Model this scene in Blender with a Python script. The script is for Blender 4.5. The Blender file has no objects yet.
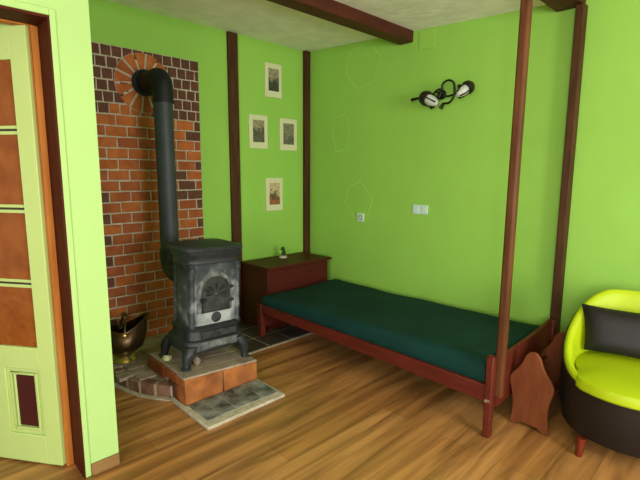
import bpy, bmesh, math, random
from mathutils import Vector, Matrix
random.seed(7)
S = bpy.context.scene
COL = S.collection
PI = math.pi

# ------------------------------------------------------------------ camera
cam_data = bpy.data.cameras.new('camera')
cam_data.sensor_width = 36.0
cam_data.lens = 448.0 / 640.0 * 36.0
cam_data.clip_start = 0.05
camera = bpy.data.objects.new('camera', cam_data)
COL.objects.link(camera)
RR = Vector((0.69511, 0.71889, 0.00443)); UU = Vector((-0.10941, 0.0997, 0.98898)); FF = Vector((-0.71053, 0.68794, -0.14796))
m3 = Matrix((RR, UU, -FF)).transposed()
camera.matrix_world = Matrix.Translation((3.748, -3.429, 1.5)) @ m3.to_4x4()
S.camera = camera

# ------------------------------------------------------------------ light
S.view_settings.view_transform = 'Standard'
S.view_settings.look = 'None'
S.view_settings.gamma = 1.0
S.view_settings.use_curve_mapping = False
S.view_settings.exposure = 0.0

W = bpy.data.worlds.new('world'); S.world = W; W.use_nodes = True
W.node_tree.nodes['Background'].inputs[0].default_value = (1.0, 1.0, 0.97, 1)
W.node_tree.nodes['Background'].inputs[1].default_value = 1.0


def area(name, loc, target, sx, sy, power, color):
    l = bpy.data.lights.new(name, 'AREA'); l.shape = 'RECTANGLE'; l.size = sx; l.size_y = sy
    l.energy = power; l.color = color
    o = bpy.data.objects.new(name, l); COL.objects.link(o); o.location = loc
    o.rotation_euler = (Vector(target) - Vector(loc)).to_track_quat('-Z', 'Y').to_euler()
    return o


area('window_daylight', (6.6, -2.1, 1.55), (1.5, -2.2, 1.95), 1.5, 1.5, 150, (1.0, 0.99, 0.97))
area('window_daylight_far', (4.9, -6.2, 1.6), (3.2, 0.0, 1.8), 1.5, 1.5, 150, (1.0, 0.99, 0.97))


# ------------------------------------------------------------------ materials
def lin(c):
    return tuple(((v / 255) / 12.92 if v / 255 <= 0.04045 else ((v / 255 + 0.055) / 1.055) ** 2.4) for v in c)


def mat(name, rgb, rough=0.6, metal=0.0, var=0.12, scale=8.0, bump=0.0, bscale=60.0, stretch=(1, 1, 1), rgb2=None, spec=0.5, detail=4.0):
    m = bpy.data.materials.new(name); m.use_nodes = True
    nt = m.node_tree; b = nt.nodes['Principled BSDF']
    b.inputs['Roughness'].default_value = rough; b.inputs['Metallic'].default_value = metal
    b.inputs['Specular IOR Level'].default_value = spec
    tc = nt.nodes.new('ShaderNodeTexCoord'); mp = nt.nodes.new('ShaderNodeMapping'); mp.inputs['Scale'].default_value = stretch
    nt.links.new(tc.outputs['Object'], mp.inputs['Vector'])
    nz = nt.nodes.new('ShaderNodeTexNoise'); nz.inputs['Scale'].default_value = scale; nz.inputs['Detail'].default_value = detail
    nt.links.new(mp.outputs[0], nz.inputs['Vector'])
    rp = nt.nodes.new('ShaderNodeValToRGB')
    c = lin(rgb)
    c2 = lin(rgb2) if rgb2 else tuple(min(1, v * (1 + var)) for v in c)
    c1 = c if rgb2 else tuple(v * (1 - var) for v in c)
    rp.color_ramp.elements[0].position = 0.32; rp.color_ramp.elements[1].position = 0.68
    rp.color_ramp.elements[0].color = (*c1, 1); rp.color_ramp.elements[1].color = (*c2, 1)
    nt.links.new(nz.outputs['Fac'], rp.inputs[0]); nt.links.new(rp.outputs[0], b.inputs['Base Color'])
    if bump:
        n2 = nt.nodes.new('ShaderNodeTexNoise'); n2.inputs['Scale'].default_value = bscale; n2.inputs['Detail'].default_value = 3
        nt.links.new(mp.outputs[0], n2.inputs['Vector'])
        bp = nt.nodes.new('ShaderNodeBump'); bp.inputs['Strength'].default_value = bump; bp.inputs['Distance'].default_value = 0.01
        nt.links.new(n2.outputs['Fac'], bp.inputs['Height']); nt.links.new(bp.outputs[0], b.inputs['Normal'])
    return m


M = {}
M['wall'] = mat('lime_green_paint', (140, 190, 72), 0.7, var=0.03, scale=2.5, bump=0.08, bscale=25)
M['wall_lit'] = mat('lit_lime_paint', (168, 203, 122), 0.65, var=0.02, scale=2, bump=0.06, bscale=20, spec=0.2)  # paler lime: the window light on this wall is put into the colour
M['door_paint'] = mat('pale_green_gloss', (176, 196, 116), 0.45, var=0.02, scale=3, spec=0.3)
M['mark'] = mat('smooth_green_mark', (150, 200, 86), 0.5, var=0.05, scale=20)
M['plate'] = mat('green_painted_plate', (141, 191, 72), 0.6, var=0.02)
M['ceiling'] = mat('ceiling_plaster', (240, 238, 224), 0.9, var=0.07, scale=6, bump=0.5, bscale=14)
M['beam'] = mat('red_brown_beam', (62, 28, 18), 0.55, rgb2=(84, 40, 25), scale=5, stretch=(4, 0.6, 4), bump=0.15, bscale=12, spec=0.2)
M['post'] = mat('brown_stained_timber', (58, 35, 18), 0.55, rgb2=(80, 51, 27), scale=6, stretch=(5, 5, 0.5), bump=0.1, bscale=14, spec=0.15)
M['postred'] = mat('red_stained_timber', (70, 38, 18), 0.5, rgb2=(100, 60, 31), scale=6, stretch=(5, 5, 0.5), spec=0.2)
M['bedwood'] = mat('mahogany_bed_wood', (80, 27, 17), 0.5, rgb2=(94, 36, 22), scale=5, stretch=(0.6, 5, 5), spec=0.2)
M['cabwood'] = mat('dark_mahogany_chest', (68, 22, 15), 0.5, rgb2=(78, 28, 18), scale=5, stretch=(3, 0.6, 3), spec=0.2)
M['rackwood'] = mat('rack_brown_wood', (100, 52, 25), 0.55, rgb2=(116, 62, 32), scale=7, stretch=(4, 4, 0.8), spec=0.2)
M['rackdark'] = mat('rack_slat_wood', (76, 46, 28), 0.55, rgb2=(92, 58, 38), scale=7, stretch=(4, 0.6, 4), spec=0.2)
M['sheet'] = mat('dark_green_sheet', (8, 46, 40), 0.8, rgb2=(11, 54, 47), scale=4, bump=0.25, bscale=9, spec=0.2)
M['ticking'] = mat('teal_mattress_edge', (24, 84, 84), 0.7, rgb2=(28, 92, 90), scale=5, bump=0.15, bscale=9)
M['pine'] = mat('bare_pine', (166, 98, 34), 0.55, rgb2=(190, 120, 48), scale=5, stretch=(6, 6, 0.6), spec=0.2)
M['lining'] = mat('red_brown_lining', (66, 22, 11), 0.6, rgb2=(78, 30, 15), scale=5, stretch=(5, 5, 0.5), spec=0.1)
M['amber'] = mat('amber_textured_glass', (122, 62, 14), 0.3, rgb2=(140, 78, 24), scale=14, bump=0.3, bscale=30, spec=0.25)
M['inset'] = mat('dark_red_panel', (60, 10, 10), 0.4, var=0.1)
M['gap'] = mat('dark_bead', (50, 40, 22), 0.6)
M['skirt'] = mat('tan_skirting', (124, 92, 54), 0.5, rgb2=(140, 106, 66), scale=8, stretch=(3, 0.5, 3), spec=0.2)
M['mortar'] = mat('light_mortar', (164, 152, 126), 0.9, rgb2=(190, 180, 156), scale=30, bump=0.4, bscale=80)
M['cement'] = mat('grey_cement', (140, 128, 116), 0.85, rgb2=(178, 166, 152), scale=10, bump=0.4, bscale=40)
M['borange'] = mat('orange_brick', (152, 80, 32), 0.75, rgb2=(182, 102, 46), scale=11, bump=0.4, bscale=60, spec=0.3)
M['bred'] = mat('red_brick', (134, 68, 34), 0.75, rgb2=(160, 86, 42), scale=11, bump=0.4, bscale=60, spec=0.3)
M['bdark'] = mat('dark_brown_brick', (82, 48, 34), 0.7, rgb2=(98, 58, 40), scale=11, bump=0.4, bscale=60, spec=0.3)
M['bdusty'] = mat('dusty_worn_brick', (104, 66, 50), 0.8, rgb2=(146, 110, 90), scale=9, bump=0.4, bscale=50)
M['hearthbrick'] = mat('hearth_top_brick', (126, 108, 90), 0.8, rgb2=(162, 146, 126), scale=9, bump=0.3, bscale=50)
M['bglow'] = mat('bright_orange_brick', (122, 70, 34), 0.7, rgb2=(176, 108, 52), scale=7, bump=0.3, bscale=50, spec=0.3)
M['slate'] = mat('scuffed_slate', (42, 46, 41), 0.5, rgb2=(140, 144, 136), scale=11, bump=0.15, bscale=40, detail=10)
M['slatedark'] = mat('dark_slate', (48, 42, 34), 0.5, rgb2=(74, 66, 54), scale=8, bump=0.15, bscale=40)
M['iron'] = mat('black_cast_iron', (26, 29, 30), 0.5, rgb2=(48, 52, 53), scale=8, bump=0.15, bscale=60, spec=0.4)
M['irondoor'] = mat('door_cast_iron', (30, 32, 31), 0.55, rgb2=(58, 60, 57), scale=22, bump=0.2, bscale=60, spec=0.4)
M['ironash'] = mat('ash_whitened_iron', (62, 68, 66), 0.6, rgb2=(128, 132, 126), scale=24, metal=0.1, bump=0.2, bscale=60)
M['pipe'] = mat('grey_flue_steel', (44, 51, 53), 0.55, rgb2=(56, 63, 65), scale=5, spec=0.4)
M['elbow'] = mat('black_elbow_steel', (20, 23, 23), 0.6, var=0.2, spec=0.3)
M['black'] = mat('soot_black', (10, 10, 10), 0.8)
M['brass'] = mat('aged_brass', (66, 50, 28), 0.32, metal=0.8, rgb2=(92, 72, 40), scale=9, bump=0.2, bscale=30)
M['brassbright'] = mat('polished_brass', (140, 118, 56), 0.25, metal=0.8, rgb2=(164, 142, 70), scale=9)
M['copper'] = mat('brown_copper', (96, 58, 36), 0.35, metal=0.7)
M['lime'] = mat('lime_leather', (160, 180, 10), 0.5, rgb2=(168, 188, 14), scale=5, bump=0.08, bscale=60, spec=0.3)
M['leather'] = mat('black_brown_leather', (26, 20, 16), 0.5, rgb2=(32, 25, 20), scale=5, bump=0.08, bscale=60, spec=0.3)
M['cushion'] = mat('black_leather_cushion', (26, 24, 21), 0.5, rgb2=(32, 29, 26), scale=6, bump=0.15, bscale=25, spec=0.25)
M['legred'] = mat('cherry_leg_wood', (92, 30, 12), 0.4, rgb2=(106, 38, 16), scale=8, stretch=(4, 4, 1), spec=0.3)
M['lampiron'] = mat('dark_green_black_iron', (22, 26, 18), 0.35, metal=0.4, var=0.2)
M['lampcap'] = mat('bronze_lamp_cap', (36, 26, 20), 0.35, metal=0.3, var=0.2)
M['chrome'] = mat('bright_screw', (200, 196, 186), 0.25, metal=0.9)
M['white'] = mat('pale_plastic', (190, 214, 196), 0.4, var=0.03)
M['socketdark'] = mat('socket_hole', (54, 78, 54), 0.5)
M['mount'] = mat('cream_mount', (204, 206, 158), 0.7, var=0.02)
M['figgreen'] = mat('figurine_green', (14, 44, 12), 0.4, rgb2=(28, 70, 20), scale=50)
M['figbase'] = mat('figurine_base', (176, 166, 140), 0.5)


def glass_mat():
    m = bpy.data.materials.new('frosted_lamp_glass'); m.use_nodes = True
    b = m.node_tree.nodes['Principled BSDF']
    b.inputs['Base Color'].default_value = (*lin((216, 222, 204)), 1); b.inputs['Roughness'].default_value = 0.25
    b.inputs['Transmission Weight'].default_value = 0.35; b.inputs['IOR'].default_value = 1.4
    nt = m.node_tree
    nz = nt.nodes.new('ShaderNodeTexNoise'); nz.inputs['Scale'].default_value = 40
    tc = nt.nodes.new('ShaderNodeTexCoord'); nt.links.new(tc.outputs['Object'], nz.inputs['Vector'])
    bp = nt.nodes.new('ShaderNodeBump'); bp.inputs['Strength'].default_value = 0.4
    nt.links.new(nz.outputs['Fac'], bp.inputs['Height']); nt.links.new(bp.outputs[0], b.inputs['Normal'])
    return m


M['lampglass'] = glass_mat()


def floor_mat():
    m = bpy.data.materials.new('oak_laminate'); m.use_nodes = True
    nt = m.node_tree; b = nt.nodes['Principled BSDF']; N = nt.nodes.new; L = nt.links.new
    tc = N('ShaderNodeTexCoord')
    mp = N('ShaderNodeMapping'); mp.inputs['Rotation'].default_value = (0, 0, PI / 2)
    L(tc.outputs['Object'], mp.inputs['Vector'])
    br = N('ShaderNodeTexBrick'); br.offset = 0.37; br.inputs['Scale'].default_value = 1.0
    br.inputs['Brick Width'].default_value = 1.25; br.inputs['Row Height'].default_value = 0.19
    br.inputs['Mortar Size'].default_value = 0.0012; br.inputs['Bias'].default_value = 0.0
    br.inputs['Color1'].default_value = (*lin((172, 123, 68)), 1); br.inputs['Color2'].default_value = (*lin((186, 138, 82)), 1)
    br.inputs['Mortar'].default_value = (*lin((128, 88, 48)), 1)
    L(mp.outputs[0], br.inputs['Vector'])
    mg = N('ShaderNodeMapping'); mg.inputs['Scale'].default_value = (8.0, 0.55, 1)
    L(tc.outputs['Object'], mg.inputs['Vector'])
    nz = N('ShaderNodeTexNoise'); nz.inputs['Scale'].default_value = 1.6; nz.inputs['Detail'].default_value = 6; nz.inputs['Distortion'].default_value = 0.8
    L(mg.outputs[0], nz.inputs['Vector'])
    rp = N('ShaderNodeValToRGB'); rp.color_ramp.elements[0].position = 0.33; rp.color_ramp.elements[1].position = 0.66
    rp.color_ramp.elements[0].color = (0.40, 0.34, 0.27, 1); rp.color_ramp.elements[1].color = (1.10, 1.05, 0.98, 1)
    L(nz.outputs['Fac'], rp.inputs[0])
    mx = N('ShaderNodeMix'); mx.data_type = 'RGBA'; mx.blend_type = 'MULTIPLY'; mx.inputs['Factor'].default_value = 1.0
    L(br.outputs['Color'], mx.inputs['A']); L(rp.outputs[0], mx.inputs['B'])
    L(mx.outputs['Result'], b.inputs['Base Color'])
    b.inputs['Roughness'].default_value = 0.36
    return m


M['floor'] = floor_mat()


def stove_mat():
    # bare cast iron, whitened by heat in a patch of its own around the firing door
    m = bpy.data.materials.new('heat_bleached_cast_iron'); m.use_nodes = True
    nt = m.node_tree; b = nt.nodes['Principled BSDF']; N = nt.nodes.new; L = nt.links.new
    tc = N('ShaderNodeTexCoord'); mp = N('ShaderNodeMapping')
    mp.inputs['Location'].default_value = (-0.16, 0.0, -0.40); mp.inputs['Scale'].default_value = (1, 1, 1)
    L(tc.outputs['Object'], mp.inputs['Vector'])
    m2 = N('ShaderNodeVectorMath'); m2.operation = 'MULTIPLY'; m2.inputs[1].default_value = (1.2, 4.2, 3.2)
    L(mp.outputs[0], m2.inputs[0])
    ln = N('ShaderNodeVectorMath'); ln.operation = 'LENGTH'; L(m2.outputs[0], ln.inputs[0])
    nz = N('ShaderNodeTexNoise'); nz.inputs['Scale'].default_value = 14; nz.inputs['Detail'].default_value = 8
    L(tc.outputs['Object'], nz.inputs['Vector'])
    ad = N('ShaderNodeMath'); ad.operation = 'MULTIPLY_ADD'; ad.inputs[1].default_value = 1.1; ad.inputs[2].default_value = -0.52
    L(nz.outputs['Fac'], ad.inputs[0])
    su = N('ShaderNodeMath'); su.operation = 'ADD'; L(ln.outputs['Value'], su.inputs[0]); L(ad.outputs[0], su.inputs[1])
    rp = N('ShaderNodeValToRGB'); e = rp.color_ramp.elements
    e[0].position = 0.25; e[0].color = (*lin((164, 170, 168)), 1)
    e[1].position = 0.92; e[1].color = (*lin((22, 26, 26)), 1)
    k = e.new(0.58); k.color = (*lin((66, 72, 73)), 1)
    dvd = N('ShaderNodeMath'); dvd.operation = 'MULTIPLY'; dvd.inputs[1].default_value = 0.65
    L(su.outputs[0], dvd.inputs[0]); L(dvd.outputs[0], rp.inputs[0]); L(rp.outputs[0], b.inputs['Base Color'])
    b.inputs['Roughness'].default_value = 0.6; b.inputs['Specular IOR Level'].default_value = 0.3
    n2 = N('ShaderNodeTexNoise'); n2.inputs['Scale'].default_value = 70; L(tc.outputs['Object'], n2.inputs['Vector'])
    bp = N('ShaderNodeBump'); bp.inputs['Strength'].default_value = 0.2; bp.inputs['Distance'].default_value = 0.01
    L(n2.outputs['Fac'], bp.inputs['Height']); L(bp.outputs[0], b.inputs['Normal'])
    return m


M['stove'] = stove_mat()


def print_mat(name, sky, land, dark, seed, horizon):
    # a small landscape print: pale sky over uneven ground
    m = bpy.data.materials.new(name); m.use_nodes = True
    nt = m.node_tree; b = nt.nodes['Principled BSDF']; N = nt.nodes.new; L = nt.links.new
    tc = N('ShaderNodeTexCoord'); sp = N('ShaderNodeSeparateXYZ'); L(tc.outputs['Object'], sp.inputs[0])
    mp = N('ShaderNodeMapping'); mp.inputs['Location'].default_value = (seed, seed * 2.3, 0)
    L(tc.outputs['Object'], mp.inputs['Vector'])
    nz = N('ShaderNodeTexNoise'); nz.inputs['Scale'].default_value = 17; nz.inputs['Detail'].default_value = 5
    L(mp.outputs[0], nz.inputs['Vector'])
    ma = N('ShaderNodeMath'); ma.operation = 'MULTIPLY_ADD'; ma.inputs[1].default_value = 0.26; ma.inputs[2].default_value = -0.13 - horizon
    L(nz.outputs['Fac'], ma.inputs[0])
    a2 = N('ShaderNodeMath'); a2.operation = 'ADD'; L(sp.outputs['Z'], a2.inputs[0]); L(ma.outputs[0], a2.inputs[1])
    rp = N('ShaderNodeValToRGB'); e = rp.color_ramp.elements
    e[0].position = 0.40; e[0].color = (*lin(land), 1); e[1].position = 0.52; e[1].color = (*lin(sky), 1)
    k = e.new(0.46); k.color = (*lin(dark), 1)
    mr = N('ShaderNodeMapRange'); mr.inputs['From Min'].default_value = -0.25; mr.inputs['From Max'].default_value = 0.25
    L(a2.outputs[0], mr.inputs['Value']); L(mr.outputs[0], rp.inputs[0])
    n3 = N('ShaderNodeTexNoise'); n3.inputs['Scale'].default_value = 45; L(mp.outputs[0], n3.inputs['Vector'])
    r3 = N('ShaderNodeValToRGB'); r3.color_ramp.elements[0].position = 0.35; r3.color_ramp.elements[1].position = 0.65
    r3.color_ramp.elements[0].color = (0.45, 0.45, 0.45, 1); r3.color_ramp.elements[1].color = (1.2, 1.2, 1.2, 1)
    L(n3.outputs['Fac'], r3.inputs[0])
    mx = N('ShaderNodeMix'); mx.data_type = 'RGBA'; mx.blend_type = 'MULTIPLY'; mx.inputs['Factor'].default_value = 0.7
    L(rp.outputs[0], mx.inputs['A']); L(r3.outputs[0], mx.inputs['B']); L(mx.outputs['Result'], b.inputs['Base Color'])
    b.inputs['Roughness'].default_value = 0.5
    return m


# ------------------------------------------------------------------ mesh helpers
class MB:
    def __init__(self):
        self.v = []; self.f = []; self.mi = []

    def add(self, vs, fs, mi=0):
        o = len(self.v); self.v += [tuple(p) for p in vs]
        self.f += [tuple(i + o for i in f) for f in fs]; self.mi += [mi] * len(fs); return self

    def hexa(self, p, mi=0):      # 8 corners: bottom ring 0-3, top ring 4-7
        return self.add(p, [(3, 2, 1, 0), (4, 5, 6, 7), (0, 1, 5, 4), (1, 2, 6, 5), (2, 3, 7, 6), (3, 0, 4, 7)], mi)

    def box(self, x0, x1, y0, y1, z0, z1, mi=0):
        return self.hexa([(x0, y0, z0), (x1, y0, z0), (x1, y1, z0), (x0, y1, z0), (x0, y0, z1), (x1, y0, z1), (x1, y1, z1), (x0, y1, z1)], mi)

    def loft(self, rings, cap0=True, cap1=True, mi=0, closed=True):
        n = len(rings[0]); vs = [p for r in rings for p in r]; fs = []
        for a in range(len(rings) - 1):
            for i in range(n if closed else n - 1):
                j = (i + 1) % n
                fs.append((a * n + i, a * n + j, (a + 1) * n + j, (a + 1) * n + i))
        if cap0: fs.append(tuple(range(n - 1, -1, -1)))
        if cap1: fs.append(tuple(range((len(rings) - 1) * n, len(rings) * n)))
        return self.add(vs, fs, mi)

    def prism(self, poly, d, mi=0):   # poly: list of 3D points, extruded by vector d
        d = Vector(d)
        return self.loft([[Vector(p) for p in poly], [Vector(p) + d for p in poly]], mi=mi)

    def tube(self, path, r, n=12, mi=0, closed=False):
        P = [Vector(p) for p in path]; rings = []
        rs = r if isinstance(r, (list, tuple)) else [r] * len(P)
        t0 = (P[1] - P[0]).normalized()
        u = t0.orthogonal().normalized()
        for i, p in enumerate(P):
            if closed: t = (P[(i + 1) % len(P)] - P[i - 1]).normalized()
            else: t = (P[min(i + 1, len(P) - 1)] - P[max(i - 1, 0)]).normalized()
            u = (u - t * u.dot(t)).normalized(); w = t.cross(u)
            rings.append([p + (u * math.cos(2 * PI * k / n) + w * math.sin(2 * PI * k / n)) * rs[i] for k in range(n)])
        if closed: return self.loft(rings + [rings[0]], False, False, mi)
        return self.loft(rings, mi=mi)

    def lathe(self, prof, center, axis=(0, 0, 1), n=24, mi=0, sx=1.0, sy=1.0):
        a = Vector(axis).normalized(); u = a.orthogonal().normalized(); w = a.cross(u); c = Vector(center)
        return self.loft([[c + a * h + (u * math.cos(2 * PI * k / n) * sx + w * math.sin(2 * PI * k / n) * sy) * max(r, 1e-4) for k in range(n)] for r, h in prof], mi=mi)

    def build(self, name, mats, parent=None, bevel=0.0, smooth=True, angle=40, origin=None, segs=2, sub=0):
        o = Vector(origin) if origin is not None else (wloc(parent) if parent else Vector((0, 0, 0)))
        me = bpy.data.meshes.new(name)
        me.from_pydata([tuple(Vector(p) - o) for p in self.v], [], self.f)
        if not isinstance(mats, (list, tuple)): mats = [mats]
        for m in mats: me.materials.append(M[m] if isinstance(m, str) else m)
        me.polygons.foreach_set('material_index', self.mi)
        bm = bmesh.new(); bm.from_mesh(me)
        bmesh.ops.remove_doubles(bm, verts=bm.verts, dist=1e-6)
        bmesh.ops.recalc_face_normals(bm, faces=bm.faces)
        bm.to_mesh(me); bm.free(); me.update()
        if smooth:
            me.shade_smooth(); me.set_sharp_from_angle(angle=math.radians(angle))
        ob = bpy.data.objects.new(name, me); COL.objects.link(ob)
        if parent:
            ob.parent = parent; ob.location = o - wloc(parent)
        else:
            ob.location = o
        if bevel:
            b = ob.modifiers.new('bevel', 'BEVEL'); b.width = bevel; b.segments = segs; b.limit_method = 'ANGLE'; b.angle_limit = math.radians(40)
        if sub:
            s = ob.modifiers.new('sub', 'SUBSURF'); s.levels = sub; s.render_levels = sub
        return ob


def wloc(o):
    p = Vector((0, 0, 0))
    while o: p += o.location; o = o.parent
    return p


def thing(name, label, cat, loc, group=None):
    o = bpy.data.objects.new(name, None); COL.objects.link(o); o.location = loc; o.empty_display_size = 0.1
    return tag(o, label, cat, group)


def tag(o, label, cat, group=None):
    o['label'] = label; o['category'] = cat
    if group: o['group'] = group
    return o


def struct(o, label=None, cat=None):
    o['kind'] = 'structure'
    if label: o['label'] = label
    if cat: o['category'] = cat
    return o


def sell(hx, hy, n, k, e=4.0):    # superellipse ring point
    t = 2 * PI * k / n; c, s = math.cos(t), math.sin(t)
    return (hx * math.copysign(abs(c) ** (2 / e), c), hy * math.copysign(abs(s) ** (2 / e), s))


# ------------------------------------------------------------------ the setting
struct(MB().box(0, 7.0, -6.5, 0, -0.1, 0).build('floor', 'floor', smooth=False), 'warm brown wood laminate floor in long planks', 'floor')


def zc(x): return 2.79 - 0.053 * x


mb = MB(); mb.hexa([(-0.1, -6.5, zc(-0.1)), (7, -6.5, zc(7)), (7, 0.1, zc(7)), (-0.1, 0.1, zc(-0.1)),
                    (-0.1, -6.5, 3.0), (7, -6.5, 3.0), (7, 0.1, 3.0), (-0.1, 0.1, 3.0)])
struct(mb.build('ceiling', 'ceiling', smooth=False), 'rough whitish plaster ceiling', 'ceiling')
struct(MB().box(-0.12, 0, -6.5, 0.1, -0.1, 2.9).build('wall_left', 'wall', smooth=False), 'lime green wall behind the stove and the four prints', 'wall')
struct(MB().box(0, 7.0, 0, 0.12, -0.1, 2.9).build('wall_right', 'wall', smooth=False), 'lime green wall along the bed with the wall lamp', 'wall')
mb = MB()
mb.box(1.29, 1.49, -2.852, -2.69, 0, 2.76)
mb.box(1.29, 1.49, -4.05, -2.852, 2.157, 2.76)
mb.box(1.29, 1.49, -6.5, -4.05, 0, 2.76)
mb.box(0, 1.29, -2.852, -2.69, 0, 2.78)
struct(mb.build('wall_entrance', 'wall_lit', smooth=False), 'green wall end beside the open door, window light put into its paler colour', 'wall')
# moulding strip round the doorway on the wall face
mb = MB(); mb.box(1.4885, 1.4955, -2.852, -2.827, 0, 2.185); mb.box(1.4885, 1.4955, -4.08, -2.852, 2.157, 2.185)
struct(mb.build('trim_1', 'wall_lit', bevel=0.003), 'narrow green moulding round the doorway', 'trim')
struct(MB().box(1.489, 1.503, -2.825, -2.691, 0, 0.062).build('baseboard_entrance', 'skirt', bevel=0.003), 'short tan skirting strip at the foot of the pale green wall end', 'baseboard')
# door lining and bare pine frame
mb = MB(); mb.box(1.285, 1.492, -2.860, -2.851, 0, 2.158); mb.box(1.285, 1.492, -4.05, -2.860, 2.146, 2.158)
fr = struct(mb.build('trim_2', 'lining', smooth=False), 'red-brown lining boards of the doorway', 'trim')
mb = MB(); mb.box(1.245, 1.335, -2.894, -2.861, 0, 2.145); mb.box(1.286, 1.335, -4.03, -2.894, 2.140, 2.145)
struct(mb.build('trim_3', 'pine', bevel=0.003), 'bare orange pine door frame', 'trim')

# ---- door leaf, swung into the next room
HX, HY = 1.322, -2.896
dv = Vector((-0.31, -0.22, 0)).normalized(); nv = Vector((dv.y, -dv.x, 0))
if nv.dot(Vector((1, -0.2, 0))) < 0: nv = -nv
door = bpy.data.objects.new('door_1', None); COL.objects.link(door); door.location = (HX, HY, 0)
struct(door, 'pale green wooden door with amber glass panes standing open', 'door')


def leafbox(mb, u0, u1, z0, z1, t0, t1, mi=0):
    P = lambda u, t, z: Vector((HX, HY, 0)) + dv * u + nv * t + Vector((0, 0, z))
    mb.hexa([P(u0, t0, z0), P(u1, t0, z0), P(u1, t1, z0), P(u0, t1, z0), P(u0, t0, z1), P(u1, t0, z1), P(u1, t1, z1), P(u0, t1, z1)], mi)
    return mb


LW = 0.80; T = 0.02
mb = MB()
leafbox(mb, 0, 0.088, 0.012, 2.160, -T, T); leafbox(mb, LW - 0.088, LW, 0.012, 2.160, -T, T)
leafbox(mb, 0.088, LW - 0.088, 2.0, 2.160, -T, T)
leafbox(mb, 0.088, LW - 0.088, 0.52, 0.635, -T, T)
leafbox(mb, 0.088, LW - 0.088, 0.012, 0.165, -T, T)
leafbox(mb, 0.29, LW - 0.29, 0.165, 0.52, -T, T)
lf = mb.build('door_leaf', 'door_paint', door, bevel=0.004)
zs = [0.635, 0.96, 1.325, 1.69, 2.0]
for i in range(4):
    z0 = zs[i] + (0.018 if i else 0); z1 = zs[i + 1] - (0.018 if i < 3 else 0)
    leafbox(MB(), 0.083, LW - 0.083, z0 - .005, z1 + .005, -0.006, 0.006).build('glass_pane', 'amber', door, smooth=False)
for i in range(1, 4):
    g = MB(); leafbox(g, 0.084, LW - 0.084, zs[i] - 0.020, zs[i] - 0.005, -0.013, 0.013); leafbox(g, 0.084, LW - 0.084, zs[i] + 0.006, zs[i] + 0.020, -0.013, 0.013)
    leafbox(g, 0.084, LW - 0.084, zs[i] - 0.006, zs[i] + 0.007, -0.009, 0.009, 1)
    g.build('glazing_bar', ['door_paint', 'gap'], door, bevel=0.001)
for u0, u1 in ((0.084, 0.298), (LW - 0.298, LW - 0.084)):
    g = MB()
    for a, b, t in ((0.0, 0.028, 0.008), (0.028, 0.04, 0.016)):
        leafbox(g, u0 + a, u0 + b, 0.16 + a, 0.525 - a, -t, t); leafbox(g, u1 - b, u1 - a, 0.16 + a, 0.525 - a, -t, t)
        if a: leafbox(g, u1 - 0.054, u1 - b, 0.16 + b, 0.525 - b, -0.009, 0.009)
        leafbox(g, u0 + b, u1 - b, 0.16 + a, 0.16 + b, -t, t); leafbox(g, u0 + b, u1 - b, 0.525 - b, 0.525 - a, -t, t)
    g.build('panel_moulding', 'door_paint', door, bevel=0.003)
    p = leafbox(MB(), u0 + 0.036, u1 - 0.052, 0.206, 0.476, -0.005, 0.005).build('inset_panel', 'inset', door, smooth=False)
    p['label'] = 'dark red inset panel'

# ---- ceiling beams and wall posts
mb = MB(); y1 = -0.002
mb.hexa([(1.222, -6.0, 2.625), (1.362, -6.0, 2.625), (1.362, y1, 2.625), (1.222, y1, 2.625), (1.222, -6.0, zc(1.22) + .01), (1.362, -6.0, zc(1.36) + .01), (1.362, y1, zc(1.36) + .01), (1.222, y1, zc(1.22) + .01)])
struct(mb.build('trim_4', 'beam', bevel=0.008), 'dark red-brown ceiling beam over the middle of the bed', 'beam')
mb = MB()
mb.hexa([(2.525, -6.0, 2.592), (2.705, -6.0, 2.592), (2.705, y1, 2.592), (2.525, y1, 2.592), (2.525, -6.0, zc(2.52) + .01), (2.705, -6.0, zc(2.70) + .01), (2.705, y1, zc(2.70) + .01), (2.525, y1, zc(2.52) + .01)])
struct(mb.build('trim_5', 'beam', bevel=0.008), 'dark brown ceiling beam over the foot of the bed', 'beam')
struct(MB().box(0.001, 0.03, -1.018, -0.912, 0.0, 2.785).build('trim_6', 'post', bevel=0.004), 'dark brown timber strip on the wall between the brick panel and the prints', 'timber strip')
struct(MB().box(0.001, 0.05, -0.072, -0.002, 0.0, 2.785).build('trim_7', 'post', bevel=0.004), 'dark brown timber strip in the corner of the room', 'timber strip')
p = MB().box(2.667, 2.721, -0.080, -0.004, 0.0, 2.590).build('wooden_post', 'post', bevel=0.006, origin=(2.676, -0.045, 0))
tag(p, 'dark brown square post standing against the green wall behind the foot of the bed', 'post')
mb = MB(); q = [(2.706, -1.042), (2.758, -1.042), (2.758, -0.992), (2.706, -0.992)]
mb.hexa([(x, y, 0.235) for x, y in q] + [(x + 0.010, y, 2.59) for x, y in q])
p = mb.build('wooden_post', 'postred', bevel=0.013, origin=(2.732, -1.017, 0.235))
tag(p, 'slim reddish-brown post rising from the near foot corner of the bed to the ceiling beam', 'post')

# ------------------------------------------------------------------ brick panel behind the stove
panel = thing('brick_panel', 'brick facing on the wall behind the stove, dark squares above orange courses', 'brick panel', (0, -1.8, 0.1))
YB0, YB1, ZT = -2.235, -1.33, 2.465
mb = MB(); mb.box(0.001, 0.024, YB0, YB1, 0.0, ZT)
mb.build('mortar_bed', 'mortar', panel, smooth=False)
HY0, HZ0 = -1.828, 2.213
mb = MB(); CH = 0.0862; rnd = random.Random(3)


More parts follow.
